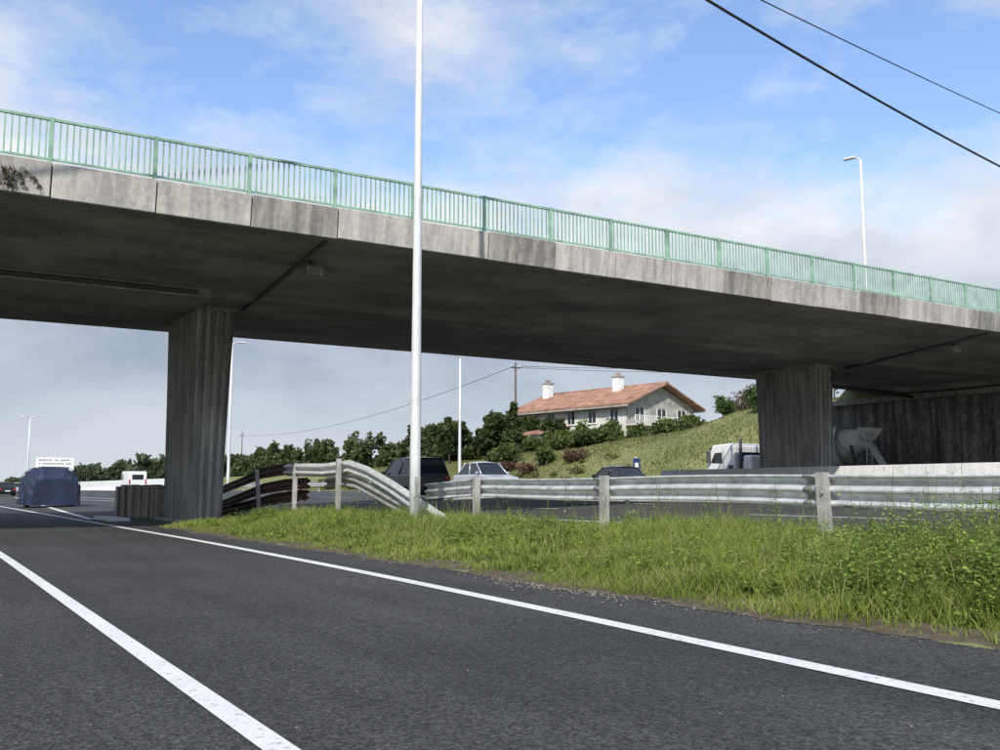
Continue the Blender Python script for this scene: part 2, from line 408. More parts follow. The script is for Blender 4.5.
# ---------------------------------------------------------------- lamps
def lamp(name,x,y,z0,h,r0=.1,r1=.045,arm=(-1,0),al=1.6,double=False,collar=1.5):
    e=empty(name,(x,y,z0)); 
    tube('pole',[(0,0,-.3),(0,0,1.2),(0,0,h*.5),(0,0,h)],[r0*1.04,r0,(r0+r1)/2,r1],M_pole,e,20)
    tube('base_collar',[(0,0,-.02),(0,0,.12)],r0*collar,M_pole,e,16)
    for sg in ((1,-1) if double else (1,)):
        ax,ay=arm[0]*sg,arm[1]*sg
        tube('arm',[(0,0,h-.05),(ax*al*.4,ay*al*.4,h+.14),(ax*al,ay*al,h+.2)],[r1,.035,.03],M_pole,e,8)
        o=mk('lantern',[(p[0],p[1],p[2]) for p in boxv(-.35,.35,-.14,.14,-.07,.07)],BF,M_pole,e,bevel=.05)
        o.location=(ax*(al+.25),ay*(al+.25),h+.2); o.rotation_euler=(0,0,math.atan2(ay,ax))
    return e
e=lamp('street_lamp',7.72,15.45,.26,12.2,.094,.05,(1,0),collar=1.15)
box('access_door',-.05,.05,-.1,-.088,.5,.85,M_galv2,e)
lamp('street_lamp',25.0,87.2,.62,13.3,.14,.08,(1,0),.6,False)
lamp('street_lamp',41.2,73.9,.62,11.7,.14,.08,(-1,0),1)
lamp('street_lamp',16.6,165,.3,11.5,.16,.1,(1,0),1.6,True)
lamp('street_lamp',46.5,35.8,6.5,13.4,.13,.07,(-.3,.95),.4,False)

up=empty('utility_pole',(61.6,97,4.2)); tube('pole',[(0,0,0),(0,0,11.6)],[.17,.11],M_wood,up,10)
box('crossarm',-.7,.7,-.05,.05,10.9,11.05,M_wood,up); 
for q in (-.6,0,.6): tube('insulator',[(q,0,11.05),(q,0,11.25)],.05,M_white,up,8)
up2=empty('utility_pole',(75,250,3.0)); tube('pole',[(0,0,0),(0,0,12.5)],[.17,.11],M_wood,up2,10); box('crossarm',-.7,.7,-.05,.05,11.5,11.65,M_wood,up2)
def wire(name,a,b_,sag,r):
    a=Vector(a);b_=Vector(b_); pts=[]
    for i in range(25):
        u=i/24; p=a.lerp(b_,u); p.z-=sag*4*u*(1-u); pts.append(p)
    tube(name,pts,r,M_black,None,6)
wire('power_line',(61.6,97,15.4),(75,250,14.6),2.5,.03)
wire('power_line',(62.2,97,15.4),(110,60,17),1.2,.03)
wire('power_line',(61,97,15.2),(105,60,15),1.0,.03)
wire('overhead_cable',(-8.7,11.95,14.2),(63,27.9,15.8),1.35,.04)
wire('overhead_cable',(-12,12.8,13.5),(71,30,20.8),.9,.02)

# ---------------------------------------------------------------- vehicles
def wheel(e,x,y,r=.31,w=.2):
    tube('tyre',[(x-w/2,y,r),(x-w/2+.03,y,r),(x+w/2-.03,y,r),(x+w/2,y,r)],[r*.92,r,r,r*.92],M_rub,e,24)
    s=-1 if x<0 else 1
    tube('rim',[(x+s*(w/2-.02),y,r),(x+s*(w/2+.012),y,r)],[r*.62,r*.58],M_silver,e,16)
def car(name,loc,rz,L,W,Hh,mat,estate=False):
    e=empty(name,loc,rz); h=L/2; w=W/2; bz=Hh*.60
    side=[(-h,.28),(-h-.02,.55),(-h+.05,bz-.03),(-h+.35,bz),( h*.38,bz+.0),(h-.25,bz-.16),(h-.02,bz-.3),(h,.3),(h-.1,.2),(-h+.1,.2)]
    prism('body',side,'x',-w,w,mat,e,.09)
    y0b,y1b=-h+(.12 if estate else .45),h*.42; y0t,y1t=-h+(.45 if estate else 1.05),h*.05
    wt=w-.2; z0=bz-.02; z1=Hh-.05
    V=[(-w+.07,y0b,z0),(w-.07,y0b,z0),(w-.07,y1b,z0),(-w+.07,y1b,z0),(-wt,y0t,z1),(wt,y0t,z1),(wt,y1t,z1),(-wt,y1t,z1)]
    mk('windows',V,BF,M_glass,e,bevel=.03)
    V=[];F=[]; nu,nv=8,10
    for i in range(nv+1):
        v=i/nv; y=y0t-.06+(y1t-y0t+.12)*v; cz=.07*(1-(2*v-1)**2)
        for j in range(nu+1):
            u=2*j/nu-1; V.append(((wt+.03)*u,y,z1-.012+.012*(1-u*u)+ (cz+.02)*(1-abs(u)**3)))
    for i in range(nv):
        for j in range(nu): k=i*(nu+1)+j; F.append((k,k+1,k+nu+2,k+nu+1))
    mk('roof',V,F,mat,e,smooth=True,solid=.02)
    for sx in (-1,1):
        for (fb,ft) in ((0,0),(1,1),(.48,.45)):
            yb=y0b+(y1b-y0b)*fb; yt=y0t+(y1t-y0t)*ft
            tube('window_pillar',[(sx*(w-.065),yb,z0),(sx*(wt+.005),yt,z1)],.035,mat,e,6)
        for wy in (-h+.8,h-.85): wheel(e,sx*(w-.1),wy)
        box('tail_light',sx*(w-.3) if sx>0 else -w+.03,sx*(w-.03) if sx>0 else -w+.3,-h-.045,-h+.1,bz-.28,bz-.08,M_red,e,.02)
        box('headlight',min(sx*(w-.4),sx*(w-.06)),max(sx*(w-.4),sx*(w-.06)),h-.12,h+.02,.52,.66,M_lamp,e,.03)
        box('mirror',min(sx*w,sx*(w+.16)),max(sx*w,sx*(w+.16)),h*.28,h*.28+.1,bz+.02,bz+.15,mat,e,.03)
    box('number_plate',-.26,.26,-h-.05,-h-.03,.5,.61,M_white,e)
    return e
car('silver_car',(26.6,44.8,.65),math.pi,4.2,1.74,1.66,M_silver)
car('dark_green_car',(19.6,39.8,.42),0,4.5,1.8,1.85,M_dkcar,True)
car('black_car',(33.4,42.5,.65),0,4.3,1.75,1.45,M_blackcar)
car('dark_car',(10.2,122,.1),0,4.3,1.75,1.5,M_blackcar)
car('silver_car',(13.8,150,.2),0,4.3,1.75,1.5,M_silver)
def van(name,loc,rz):
    e=empty(name,loc,rz)
    prism('body',[(-2.6,.3),(-2.6,2.3),(1.2,2.35),(1.9,1.35),(2.6,1.1),(2.65,.3)],'x',-.95,.95,M_white,e,.08)
    prism('side_window',[(.5,1.4),(.5,2.0),(1.2,2.0),(1.6,1.4)],'x',-.965,.965,M_glass,e)
    for sx in (-1,1):
        for y in (-1.7,1.7): wheel(e,sx*.85,y,.34)
        box('tail_light',sx*.85-.08,sx*.85+.08,-2.63,-2.58,.9,1.4,M_red,e)
    box('rear_window',-.6,.6,-2.625,-2.58,1.4,1.95,M_glass,e)
    return e
van('white_van',(22.5,116,.5),0)

tr=empty('tarpaulin_covered_trailer',(6.3,52.5,0),.05)
V=[];F=[]; nu,nv=48,40
for i in range(nv+1):
    y=-1.7+3.4*i/nv; ey=1-abs(2*i/nv-1)**5*.3
    for j in range(nu+1):
        a=math.pi*j/nu; ca,sa=math.cos(a),math.sin(a)
        x=1.2*math.copysign(abs(ca)**.5,ca)*(ey*.5+.5); z=.12+1.78*abs(sa)**.6*ey
        wv=.03*math.sin(y*9+j*.3)+.03*math.sin(j*1.1+y*3)
        V.append((x*(1+wv),y,z*(1+wv*.7)))
for i in range(nv):
    for j in range(nu):
        k=i*(nu+1)+j; F.append((k,k+1,k+nu+2,k+nu+1))
F.append(tuple(range(nu+1))); F.append(tuple(nv*(nu+1)+j for j in range(nu+1))[::-1])
o=mk('tarpaulin',V,F,M_blue,tr,smooth=False)
for p in o.data.polygons: p.use_smooth=len(p.vertices)==4
box('frame',-1.0,1.0,-1.6,1.6,.25,.4,M_chas,tr); tube('drawbar',[(0,1.6,.4),(0,2.7,.42)],.05,M_chas,tr)
for sx in (-1,1): wheel(tr,sx*1.0,-.2,.32)
for y in (-.9,.1,1.0): 
    tube('strap',[(1.25*math.copysign(abs(math.cos(math.pi*j/24))**.5,math.cos(math.pi*j/24)),y,.14+1.8*abs(math.sin(math.pi*j/24))**.6) for j in range(25)],.015,M_black,tr,6)

tk=empty('concrete_mixer_truck',(39.2,35.0,.655))
box('chassis',-.45,.45,-5.2,4.6,.75,1.0,M_chas,tk)
prism('cab',[(3.0,.75),(3.0,2.5),(3.25,2.68),(4.7,2.6),(5.12,1.6),(5.2,.6),(4.8,.5),(4.7,.95),(3.7,.95),(3.6,.6)],'x',-1.2,1.2,M_white,tk,.07)
prism('side_window',[(3.95,1.6),(3.95,2.2),(4.5,2.18),(4.80,1.65)],'x',-1.215,1.215,M_glass,tk)
prism('windscreen',[(4.83,2.35),(5.14,1.62),(5.2,1.62),(4.89,2.35)],'x',-1.05,1.05,M_glass,tk)
prism('sun_visor',[(4.72,2.52),(5.1,2.38),(5.1,2.42),(4.72,2.58)],'x',-1.1,1.1,M_chas,tk)
box('rear_cab_window',-.7,.7,2.97,3.01,1.7,2.2,M_glass,tk)
box('grille',-.8,.8,5.19,5.24,.8,1.35,M_chas,tk); box('bumper',-1.2,1.2,5.0,5.3,.4,.7,M_chas,tk,.04)
for sx in (-1,1):
    box('mirror',min(sx*1.25,sx*1.45),max(sx*1.25,sx*1.45),4.75,4.9,1.65,2.3,M_chas,tk,.02)
    box('step',min(sx*.9,sx*1.2),max(sx*.9,sx*1.2),3.2,3.6,.45,.8,M_chas,tk,.02)
    box('mudguard',min(sx*.8,sx*1.2),max(sx*.8,sx*1.2),-4.9,-1.7,1.08,1.12,M_chas,tk)
    box('door_line',min(sx*1.2,sx*1.206),max(sx*1.2,sx*1.206),3.84,3.87,1.0,2.3,M_chas,tk)
    box('cab_vent',min(sx*1.2,sx*1.21),max(sx*1.2,sx*1.21),3.1,3.5,1.2,1.5,M_chas,tk)
    for y in (4.15,1.9,-2.5,-3.95): wheel(tk,sx*1.02,y,.5,.32)
    tube('drum_support',[(sx*.4,1.6,1.0),(sx*.35,1.4,2.1)],.07,M_chas,tk,8); tube('drum_support',[(sx*.4,-4.2,1.0),(sx*.55,-4.0,2.3)],.07,M_chas,tk,8)
tube('exhaust',[(-.9,2.85,1.0),(-.9,2.85,2.9)],.08,M_chas,tk,10)
box('water_tank',-1.1,1.1,1.9,2.5,1.0,2.0,M_drum,tk,.08)
sh=-1.3
dr=[(2.5,1.7,.35),(2.2,1.74,.8),(1.4,1.86,1.12),(.2,2.02,1.25),(-.6,2.12,1.2),(-1.7,2.3,.95),(-2.3,2.42,.72),(-3.0,2.55,.5),(-3.1,2.57,.5)]
tube('drum',[(0,y+sh,z) for y,z,r in dr],[r for y,z,r in dr],M_drum,tk,40)
hel=[]
for i in range(80):
    u=i/79; y=1.2-3.6*u; rr=np.interp(-y,[-2.2,-1.4,-.2,.6,1.7,2.3,3.0],[.8,1.12,1.25,1.2,.95,.72,.5])+.01; zc=np.interp(-y,[-2.4,3.1],[1.72,2.57]); a=u*10
    hel.append((rr*math.cos(a),y+sh,zc+rr*math.sin(a)))
tube('drum_spiral',hel,.035,M_galv2,tk,6)
tube('drum_band',[(0,-1.95+sh,2.33),(0,-2.1+sh,2.36)],.93,M_galv2,tk,32)
mk('hopper',[(-.3,-3.45+sh,2.55),(.3,-3.45+sh,2.55),(.3,-3.0+sh,2.6),(-.3,-3.0+sh,2.6),(-.5,-3.75+sh,3.1),(.5,-3.75+sh,3.1),(.5,-3.0+sh,3.15),(-.5,-3.0+sh,3.15)],BF,M_drum,tk,bevel=.02)
V=[];F=[]
for i in range(9):
    u=i/8; cx=-.5*u; cy=-3.5-1.1*u+sh*.9; cz=2.3-1.1*u
    for j in range(7):
        a=math.pi*(1+j/6); V.append((cx+.26*math.cos(a),cy,cz+.2*math.sin(a)+.1))
for i in range(8):
    for j in range(6): k=i*7+j; F.append((k,k+1,k+8,k+7))
mk('chute',V,F,M_white,tk,smooth=True,solid=.02)
yl=-3.7+sh
tube('ladder',[(-.75,yl,.9),(-.75,yl-.1,2.9)],.03,M_galv,tk,6); tube('ladder',[(-.45,yl-.05,.9),(-.45,yl-.15,2.9)],.03,M_galv,tk,6)
multi('ladder_rungs',[boxv(-.75,-.45,yl-.1,yl-.06,z,z+.03) for z in np.arange(1,2.9,.28)],M_galv,tk)
box('rear_light_bar',-1.1,1.1,-5.35,-5.22,.7,.9,M_red,tk)

# ---------------------------------------------------------------- signs
sg=empty('motorway_sign',(20.3,164,.45))
box('board',-2.7,2.7,-.05,.05,2.9,5.2,M_white,sg,.03)
M_txt=simple('sign_text_grey',(.2,.21,.24),.6)
L=[]
for r,z in enumerate((4.7,4.15,3.6,3.15)):
    x=-2.3
    while x<2.0:
        w_=random.uniform(.12,.3); L.append(boxv(x,x+w_,-.062,-.052,z,z+.22)); x+=w_+(.1 if random.random()<.8 else .4)
multi('lettering',L,M_txt,sg)
for x in (-2,2): tube('post',[(x,.1,-.4),(x,.1,5.1)],.09,M_galv,sg,8)
es=empty('blue_roadside_sign',(41.5,50.5,.6))
M_bsign=simple('blue_sign',(.02,.04,.13),.4)
tube('post',[(0,0,-.3),(0,0,2.4)],.05,M_galv,es,8); box('panel',-.3,.3,-.06,-.051,1.0,2.3,M_bsign,es,.01); box('pictogram',-.15,.15,-.07,-.062,1.6,2.0,M_white,es); box('backing',-.3,.3,-.05,-.03,.98,2.32,M_galv,es)

# ---------------------------------------------------------------- house
hs=empty('white_house',(70.0,80.2,5.0),math.radians(9.5))
HW,HL,EZ,RZ=5.6,18.2,4.9,7.1
prism('walls',[(-HW,-3),(-HW,EZ),(0,RZ-.15),(HW,EZ),(HW,-3)],'y',0.6,HL-.6,M_wall,hs)
prism('gable_face',[(-HW+.02,2.6),(-HW+.02,EZ-.05),(0,RZ-.25),(HW-.02,EZ-.05),(HW-.02,2.6)],'y',.5,.597,M_wall2,hs)
ov=.9
for sx in (-1,1):
    sl=(RZ-EZ)/HW; xo=sx*(HW+ov); zo=EZ-ov*sl
    V=[(0,-.5,RZ),(0,HL+.5,RZ),(xo,HL+.5,zo),(xo,-.5,zo),(0,-.5,RZ+.16),(0,HL+.5,RZ+.16),(xo,HL+.5,zo+.16),(xo,-.5,zo+.16)]
    mk('roof_slope',V,BF,M_tile,hs)
    k=-.4
    V=[];F=[]
    while k<HL+.4:
        b0=len(V); w_=.1
        V+=[(0,k-w_,RZ+.165),(xo,k-w_,zo+.165),(xo,k,zo+.24),(0,k,RZ+.24),(xo,k+w_,zo+.165),(0,k+w_,RZ+.165)]
        F+=[(b0,b0+1,b0+2,b0+3),(b0+3,b0+2,b0+4,b0+5)]; k+=.3
    mk('roof_tile_rows',V,F,M_tile,hs)
    box('fascia_board',min(xo,xo-.05*sx)-.01,max(xo,xo-.05*sx)+.01,-.5,HL+.5,zo-.15,zo-.01,M_wall2,hs)
tube('ridge_tiles',[(0,-.5,RZ+.17),(0,HL+.5,RZ+.17)],.15,M_tile,hs,8)
wn=[];fr=[]
for y in (2.2,5.4,8.6,11.8,15):
    for z in (3.0,.3):
        wn.append(boxv(-HW-.03,-HW-.01,y-.55,y+.55,z,z+1.3))
        fr+= [boxv(-HW-.07,-HW-.031,y-.65,y-.55,z-.1,z+1.4),boxv(-HW-.07,-HW-.031,y+.55,y+.65,z-.1,z+1.4),boxv(-HW-.12,-HW-.032,y-.7,y+.7,z-.18,z-.1),boxv(-HW-.06,-HW-.031,y-.03,y+.03,z,z+1.3)]
for x in (-3.6,0,3.4):
    wn.append(boxv(x-.7,x+.7,.46,.48,3.1,4.4)); fr+=[boxv(x-.8,x-.7,.42,.459,3,4.5),boxv(x+.7,x+.8,.42,.459,3,4.5),boxv(x-.04,x+.04,.43,.459,3.1,4.4)]
    wn.append(boxv(x-.8,x+.8,.57,.59,.2,1.9))
multi('windows',wn,M_glass,hs); multi('window_frames',fr,M_white,hs)
box('balcony_slab',-HW-.2,HW+.2,-.9,.49,2.45,2.6,M_wall,hs); 
multi('balcony_rail',[boxv(-HW-.2,HW+.2,-.9,-.84,3.45,3.52)]+[boxv(x,x+.05,-.89,-.85,2.6,3.45) for x in np.arange(-HW-.15,HW+.15,.25)],M_white,hs)
for (x,y,z1) in ((-1.2,5.6,8.3),(-1.3,16.8,8.4)):
    box('chimney',x-.45,x+.45,y-.45,y+.45,RZ-1.3,z1,M_white,hs); box('chimney_cap',x-.58,x+.58,y-.58,y+.58,z1+.002,z1+.14,M_wall2,hs); box('chimney_pot',x-.2,x+.2,y-.2,y+.2,z1+.142,z1+.45,M_tile,hs)
box('annexe_wall',-HW-4.2,-HW-.01,9,16,-3,1.8,M_wall,hs); prism('annexe_roof',[(-HW-4.6,1.7),(-HW-.08,2.7),(-HW-.08,2.85),(-HW-4.6,1.85)],'y',8.7,16.3,M_tile,hs)

# ---------------------------------------------------------------- foliage
def setcol(me,cols):
    a=me.color_attributes.new('Col','FLOAT_COLOR','POINT')
    c=np.ones((len(cols),4),np.float32); c[:,:3]=cols; a.data.foreach_set('color',c.ravel())
def rawmesh(name,V,F,mat,cols,parent=None):
    me=bpy.data.meshes.new(name); n=len(V); m=len(F); k=F.shape[1]
    me.vertices.add(n); me.vertices.foreach_set('co',V.astype(np.float32).ravel())
    me.loops.add(m*k); me.loops.foreach_set('vertex_index',F.astype(np.int32).ravel())
    me.polygons.add(m); me.polygons.foreach_set('loop_start',np.arange(0,m*k,k,dtype=np.int32))
    me.update(calc_edges=True); me.validate(); me.materials.append(mat); setcol(me,cols)
    return link(bpy.data.objects.new(name,me),parent)
def leaves(blobs,n_per,size,c0,c1):
    Vs=[];Cs=[]
    for (cx,cy,cz,rx,ry_,rz) in blobs:
        n=int(n_per*max(.25,rx*rz))
        dv=rng.normal(size=(n,3)); dv/=np.linalg.norm(dv,axis=1)[:,None]
        r=rng.random(n)**.45
        lump=1+.22*np.sin(dv[:,0]*5+cx)*np.cos(dv[:,1]*4+cy*2)+.15*np.sin(dv[:,2]*7+cx*3)
        r*=lump
        P=dv*r[:,None]*np.array([rx,ry_,rz])+np.array([cx,cy,cz])
        a=rng.normal(size=(n,3)); a/=np.linalg.norm(a,axis=1)[:,None]
        bq=np.cross(a,rng.normal(size=(n,3))); bq/=np.linalg.norm(bq,axis=1)[:,None]
        sz=size*(.5+rng.random(n))[:,None]
        q=np.stack([P-a*sz,P+bq*sz*.55,P+a*sz,P-bq*sz*.55],1)
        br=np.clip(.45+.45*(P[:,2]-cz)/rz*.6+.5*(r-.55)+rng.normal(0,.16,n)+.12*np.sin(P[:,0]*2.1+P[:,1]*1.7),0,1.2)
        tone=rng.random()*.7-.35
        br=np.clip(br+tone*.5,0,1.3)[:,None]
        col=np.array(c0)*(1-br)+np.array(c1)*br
        Vs.append(q.reshape(-1,3)); Cs.append(np.repeat(col,4,0))
    V=np.concatenate(Vs); F=np.arange(len(V)).reshape(-1,4); return V,F,np.clip(np.concatenate(Cs),.004,1)
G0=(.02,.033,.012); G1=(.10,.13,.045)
def tree(name,x,y,h,w,c0=G0,c1=G1,n=900,size=.28,conif=False):
    z=float(H(x,y)); e=empty(name)
    tube('trunk',[(x,y,z-.3),(x+.05,y,z+h*.35),(x,y+.1,z+h*.8)],[.05*h*.5,.035*h*.5,.01*h],M_wood,e,8)
    for k in range(5):
        a=rng.random()*6.28; tube('limb',[(x,y,z+h*(.25+.08*k)),(x+math.cos(a)*w*.6,y+math.sin(a)*w*.6,z+h*(.5+.07*k))],[.06,.02],M_wood,e,6)
    bl=[]
    if conif:
        for k in range(7):
            u=k/6; bl.append((x+rng.normal(0,.08*w),y+rng.normal(0,.08*w),z+h*(.15+.8*u),w*(1-.75*u),w*(1-.75*u),h*.13))
    else:
        for k in range(9):
            a=rng.random()*6.28; r=w*.6*rng.random(); bl.append((x+math.cos(a)*r,y+math.sin(a)*r,z+h*(.4+.45*rng.random()),w*(.35+.2*rng.random()),w*(.35+.2*rng.random()),h*(.13+.1*rng.random())))
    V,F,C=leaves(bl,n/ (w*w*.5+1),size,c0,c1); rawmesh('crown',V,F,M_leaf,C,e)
def bush(name,x,y,h,w,c0=G0,c1=G1,n=500,size=.16):
    z=float(H(x,y)); bl=[]
    for k in range(6):
        a=rng.random()*6.28; r=w*.55*rng.random(); bl.append((x+math.cos(a)*r,y+math.sin(a)*r,z+h*(.25+.4*rng.random()),w*.5,w*.5,h*(.25+.15*rng.random())))
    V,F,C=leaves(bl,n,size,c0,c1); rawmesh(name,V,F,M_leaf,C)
bl=[]
for s in np.arange(98,215,1.5):
    t=60+3*math.sin(s*.07)+rng.normal(0,1.8); z=float(H(t,s)); hh=(3.8+rng.random()*2.4)*np.interp(s,[98,215],[.95,1.0]); ww=.8+.7*rng.random()
    for k in range(4): bl.append((t+rng.normal(0,.7),s+rng.normal(0,.7),z+hh*(.12+.24*k),(1.5-.3*k)*ww,(1.6-.3*k)*ww,hh*.2))
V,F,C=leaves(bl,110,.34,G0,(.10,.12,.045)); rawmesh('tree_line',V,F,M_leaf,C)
bl=[]
for s in np.arange(215,900,5):
    t=52+8*math.sin(s*.03)+rng.normal(0,3)+ (s-215)*.05; z=float(H(t,s)); hh=4+rng.random()*3
    bl.append((t,s,z+hh*.45,4,4.5,hh*.5))
    bl.append((t+rng.normal(0,2),s+2,z+hh*.8,2,2,hh*.3))
V,F,C=leaves(bl,26,.9,G0,(.075,.095,.05)); rawmesh('distant_tree_line',V,F,M_leaf,C)
bl=[]
for t in np.arange(-260,260,6):
    hh=5+rng.random()*6; s=820+rng.normal(0,15); bl.append((t,s,hh*.45,6,6,hh*.55))
V,F,C=leaves(bl,12,1.6,(.03,.04,.035),(.07,.09,.06)); rawmesh('distant_woodland',V,F,M_leaf,C)
for (x,y,h,w,cf) in ((56.5,94,5.4,1.7,0),(57.5,91,5.8,1.5,1),(58.5,98,5.2,1.8,0),(55,99,4.5,1.7,0),(56,103,5.0,1.8,0),(60,92,4.8,1.9,0),(61,88,4.2,1.8,0),(58,107,5.5,1.8,1),(59,112,5.2,2,0)):
    tree('evergreen_tree',x,y,h,w,(.015,.026,.01),(.065,.09,.03),n=1500,conif=bool(cf))
for (x,y,h,w) in ((60,86,3.2,2.2),(61,82,2.8,2.0),(62,79,2.4,1.8),(63,76,2.6,1.6),(59,84,2.5,2.0),(57,86,2.0,2.2),(62,71,2.4,1.5),(64,73,2.2,1.5),(49,72,1.7,1.5),(50,80,2.2,1.7),(51,84,2.0,2.0),(62,67,2.2,1.4),(66,70,2.4,1.6),(64,70,3,1.8),(66,75,3.2,1.8),(63,80,3.4,1.8),(62,89,3.8,2.0),(61,84,3.6,1.6)):
    bush('garden_shrub',x,y,h,w,G0,(.11,.15,.04))
for (x,y,h,w) in ((54,55,1.9,1.0),(55.5,53,1.8,1.1),(56.5,57,1.7,1.0),(53,50.5,1.9,1.1)):
    bush('round_shrub',x,y,h,w,G0,(.08,.14,.04),900,.1)
for (x,y,h,w) in ((60,58,3.0,2.2),(62,55,3.6,2.4),(59,52,3.0,2.3),(64,60,3.2,2.4),(66,64,3.4,2.2),(57,47,2.4,2.0),(61,49,3.2,2.3),(58,55,2.4,2),(62,62,2.8,2)):
    tree('bare_tree',x,y,h,w,(.05,.035,.025),(.17,.115,.075),700,.1)
for (x,y) in ((47,72),(48,77),(49,68),(47,83)):
    bush('dry_scrub',x,y,1.3,1.5,(.06,.035,.025),(.17,.10,.06),400,.12)
bl=[]
for i in range(70):
    s=rng.uniform(56,125); t=rng.uniform(43.5,49); z=float(H(t,s)); r=rng.uniform(.3,.8); bl.append((t,s,z+r*.3,r,r*1.3,r*.6))
V,F,C=leaves(bl,260,.13,(.05,.055,.02),(.17,.16,.06)); rawmesh('slope_scrub',V,F,M_leaf,C)
def blades(n,x0,x1,y0,y1,hf,w,cols,dens=None,lean=.35):
    X=rng.uniform(x0,x1,n*2); Y=rng.uniform(y0,y1,n*2)
    if dens is not None:
        k=rng.random(len(X))<dens(X,Y); X=X[k];Y=Y[k]
    X=X[:n];Y=Y[:n]; n=len(X)
    Z=H(X,Y)-.02
    h=hf(X,Y)*(.45+.8*rng.random(n))
    a=rng.random(n)*6.283; ln=h*lean*(.3+1.3*rng.random(n)); dx=np.cos(a)*ln; dy=np.sin(a)*ln
    b_=rng.random(n)*6.283; ww=w*(.6+.8*rng.random(n)); wx=np.cos(b_)*ww/2; wy=np.sin(b_)*ww/2
    def P(fx,fz,fw): return np.stack([X+dx*fx+wx*fw,Y+dy*fx+wy*fw,Z+h*fz],1)
    V=np.stack([P(0,0,-1),P(0,0,1),P(.3,.55,.8),P(.3,.55,-.8),P(1,.97,0)],1)
    i=np.arange(n)[:,None]*5
    F=np.concatenate([i+np.array([[0,1,2]]),i+np.array([[0,2,3]]),i+np.array([[3,2,4]])],0)
    c=np.array(cols); r=rng.random(n)[:,None]; patch=(.5+.5*np.sin(X*2.3+np.sin(Y*1.7)*2)*np.cos(Y*1.1))[:,None]
    m=np.clip(.6*r+.4*patch,0,1); col=c[0]*(1-m)+c[1]*m
    dry=rng.random(n)<(.05+.12*(np.sin(X*3.1+Y*.9)*np.cos(Y*2.3-X)>.45)); col[dry]=c[2]
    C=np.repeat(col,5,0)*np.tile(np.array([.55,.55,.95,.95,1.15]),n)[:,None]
    return V.reshape(-1,3),F,C
gc=[(.13,.19,.028),(.34,.40,.085),(.42,.35,.18)]
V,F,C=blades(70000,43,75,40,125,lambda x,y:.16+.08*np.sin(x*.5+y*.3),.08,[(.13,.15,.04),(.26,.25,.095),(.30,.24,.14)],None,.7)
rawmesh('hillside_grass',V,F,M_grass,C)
def vh(x,y):
    h=np.interp(x,[5.2,5.7,6.5,7.6,9.4],[.06,.12,.16,.20,.14])*(1+.5*np.sin(y*1.9+x*2)*np.cos(y*.8+x*3)+.3*np.sin(x*6+y*4.1))
    h*=np.interp(y,[3,5.5,9,12,24],[1.7,1.4,1.0,.9,.85]); return np.maximum(h,.02)
def dn(x,y):
    e=edge(y)
    pt=.72+.28*np.sin(x*3.7+y*2.6)*np.sin(y*1.3-x*1.9)
    return np.where(x>e,np.interp(x-e,[0,.1,.5],[.45,.9,1]),0)*np.interp(x,[9.1,9.5],[1,0])*pt
P=[]
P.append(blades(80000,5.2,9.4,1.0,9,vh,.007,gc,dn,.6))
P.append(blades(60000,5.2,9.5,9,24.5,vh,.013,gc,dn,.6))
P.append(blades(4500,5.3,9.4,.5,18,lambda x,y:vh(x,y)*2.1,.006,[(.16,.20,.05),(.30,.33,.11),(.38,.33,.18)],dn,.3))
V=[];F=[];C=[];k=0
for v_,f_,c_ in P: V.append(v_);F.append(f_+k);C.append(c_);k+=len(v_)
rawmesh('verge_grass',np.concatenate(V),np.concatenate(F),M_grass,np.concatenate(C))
def weeds(plants,c0,c1):
    Vs=[];Cs=[]
    for (x,y,h,nl,ls) in plants:
        z=float(H(x,y)); la=rng.random()*6.28; ll=h*.3*rng.random()
        u=rng.random(nl)**.8; a=rng.random(nl)*6.283
        br_r=h*.28*rng.random(nl)*(1-u*.6)
        bx=x+math.cos(la)*ll*u*u+np.cos(a)*br_r; by=y+math.sin(la)*ll*u*u+np.sin(a)*br_r; bz=z+h*u
        L=ls*(.6+.8*rng.random(nl))*(1.25-.7*u); el=rng.normal(.35,.4,nl)
        dx=np.cos(a)*np.cos(el)*L; dy=np.sin(a)*np.cos(el)*L; dz=np.sin(el)*L
        wx=-np.sin(a)*L*.28; wy=np.cos(a)*L*.28
        p0=np.stack([bx,by,bz],1); tip=np.stack([bx+dx,by+dy,bz+dz*.7-L*.12],1); m=np.stack([bx+dx*.5,by+dy*.5,bz+dz*.6],1)
        w_=np.stack([wx,wy,rng.normal(0,.1,nl)*L],1)
        q=np.stack([p0,m+w_,tip,m-w_],1).reshape(-1,3); Vs.append(q)
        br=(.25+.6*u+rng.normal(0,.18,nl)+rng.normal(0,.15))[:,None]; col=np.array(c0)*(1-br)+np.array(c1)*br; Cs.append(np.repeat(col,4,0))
        sp=np.array([[x-.003,y,z-.03],[x+.003,y,z-.03],[x+.003+math.cos(la)*ll,y+math.sin(la)*ll,z+h],[x-.003+math.cos(la)*ll,y+math.sin(la)*ll,z+h]]); Vs.append(sp); Cs.append(np.tile(np.array([[.12,.16,.04]]),(4,1)))
    V=np.concatenate(Vs); return V,np.arange(len(V)).reshape(-1,4),np.clip(np.concatenate(Cs),.01,1)
pl=[]
for i in range(1100):
    y=rng.uniform(2.0,9); x=rng.uniform(5.6,8.5)
    w_=math.exp(-((y-4.0)/1.8)**2)
    if rng.random()<.3+.7*w_: pl.append((x,y,(.13+.38*rng.random())*(.5+1.0*w_)*min(1,.45+(x-5.4)*.55),int(34+38*rng.random()),.046))
for c_ in range(26):
    cy=rng.uniform(6,22); cx=rng.uniform(6.0,8.6)
    for i in range(26): pl.append((cx+rng.normal(0,.22),cy+rng.normal(0,.3),.1+.24*rng.random(),24,.05))
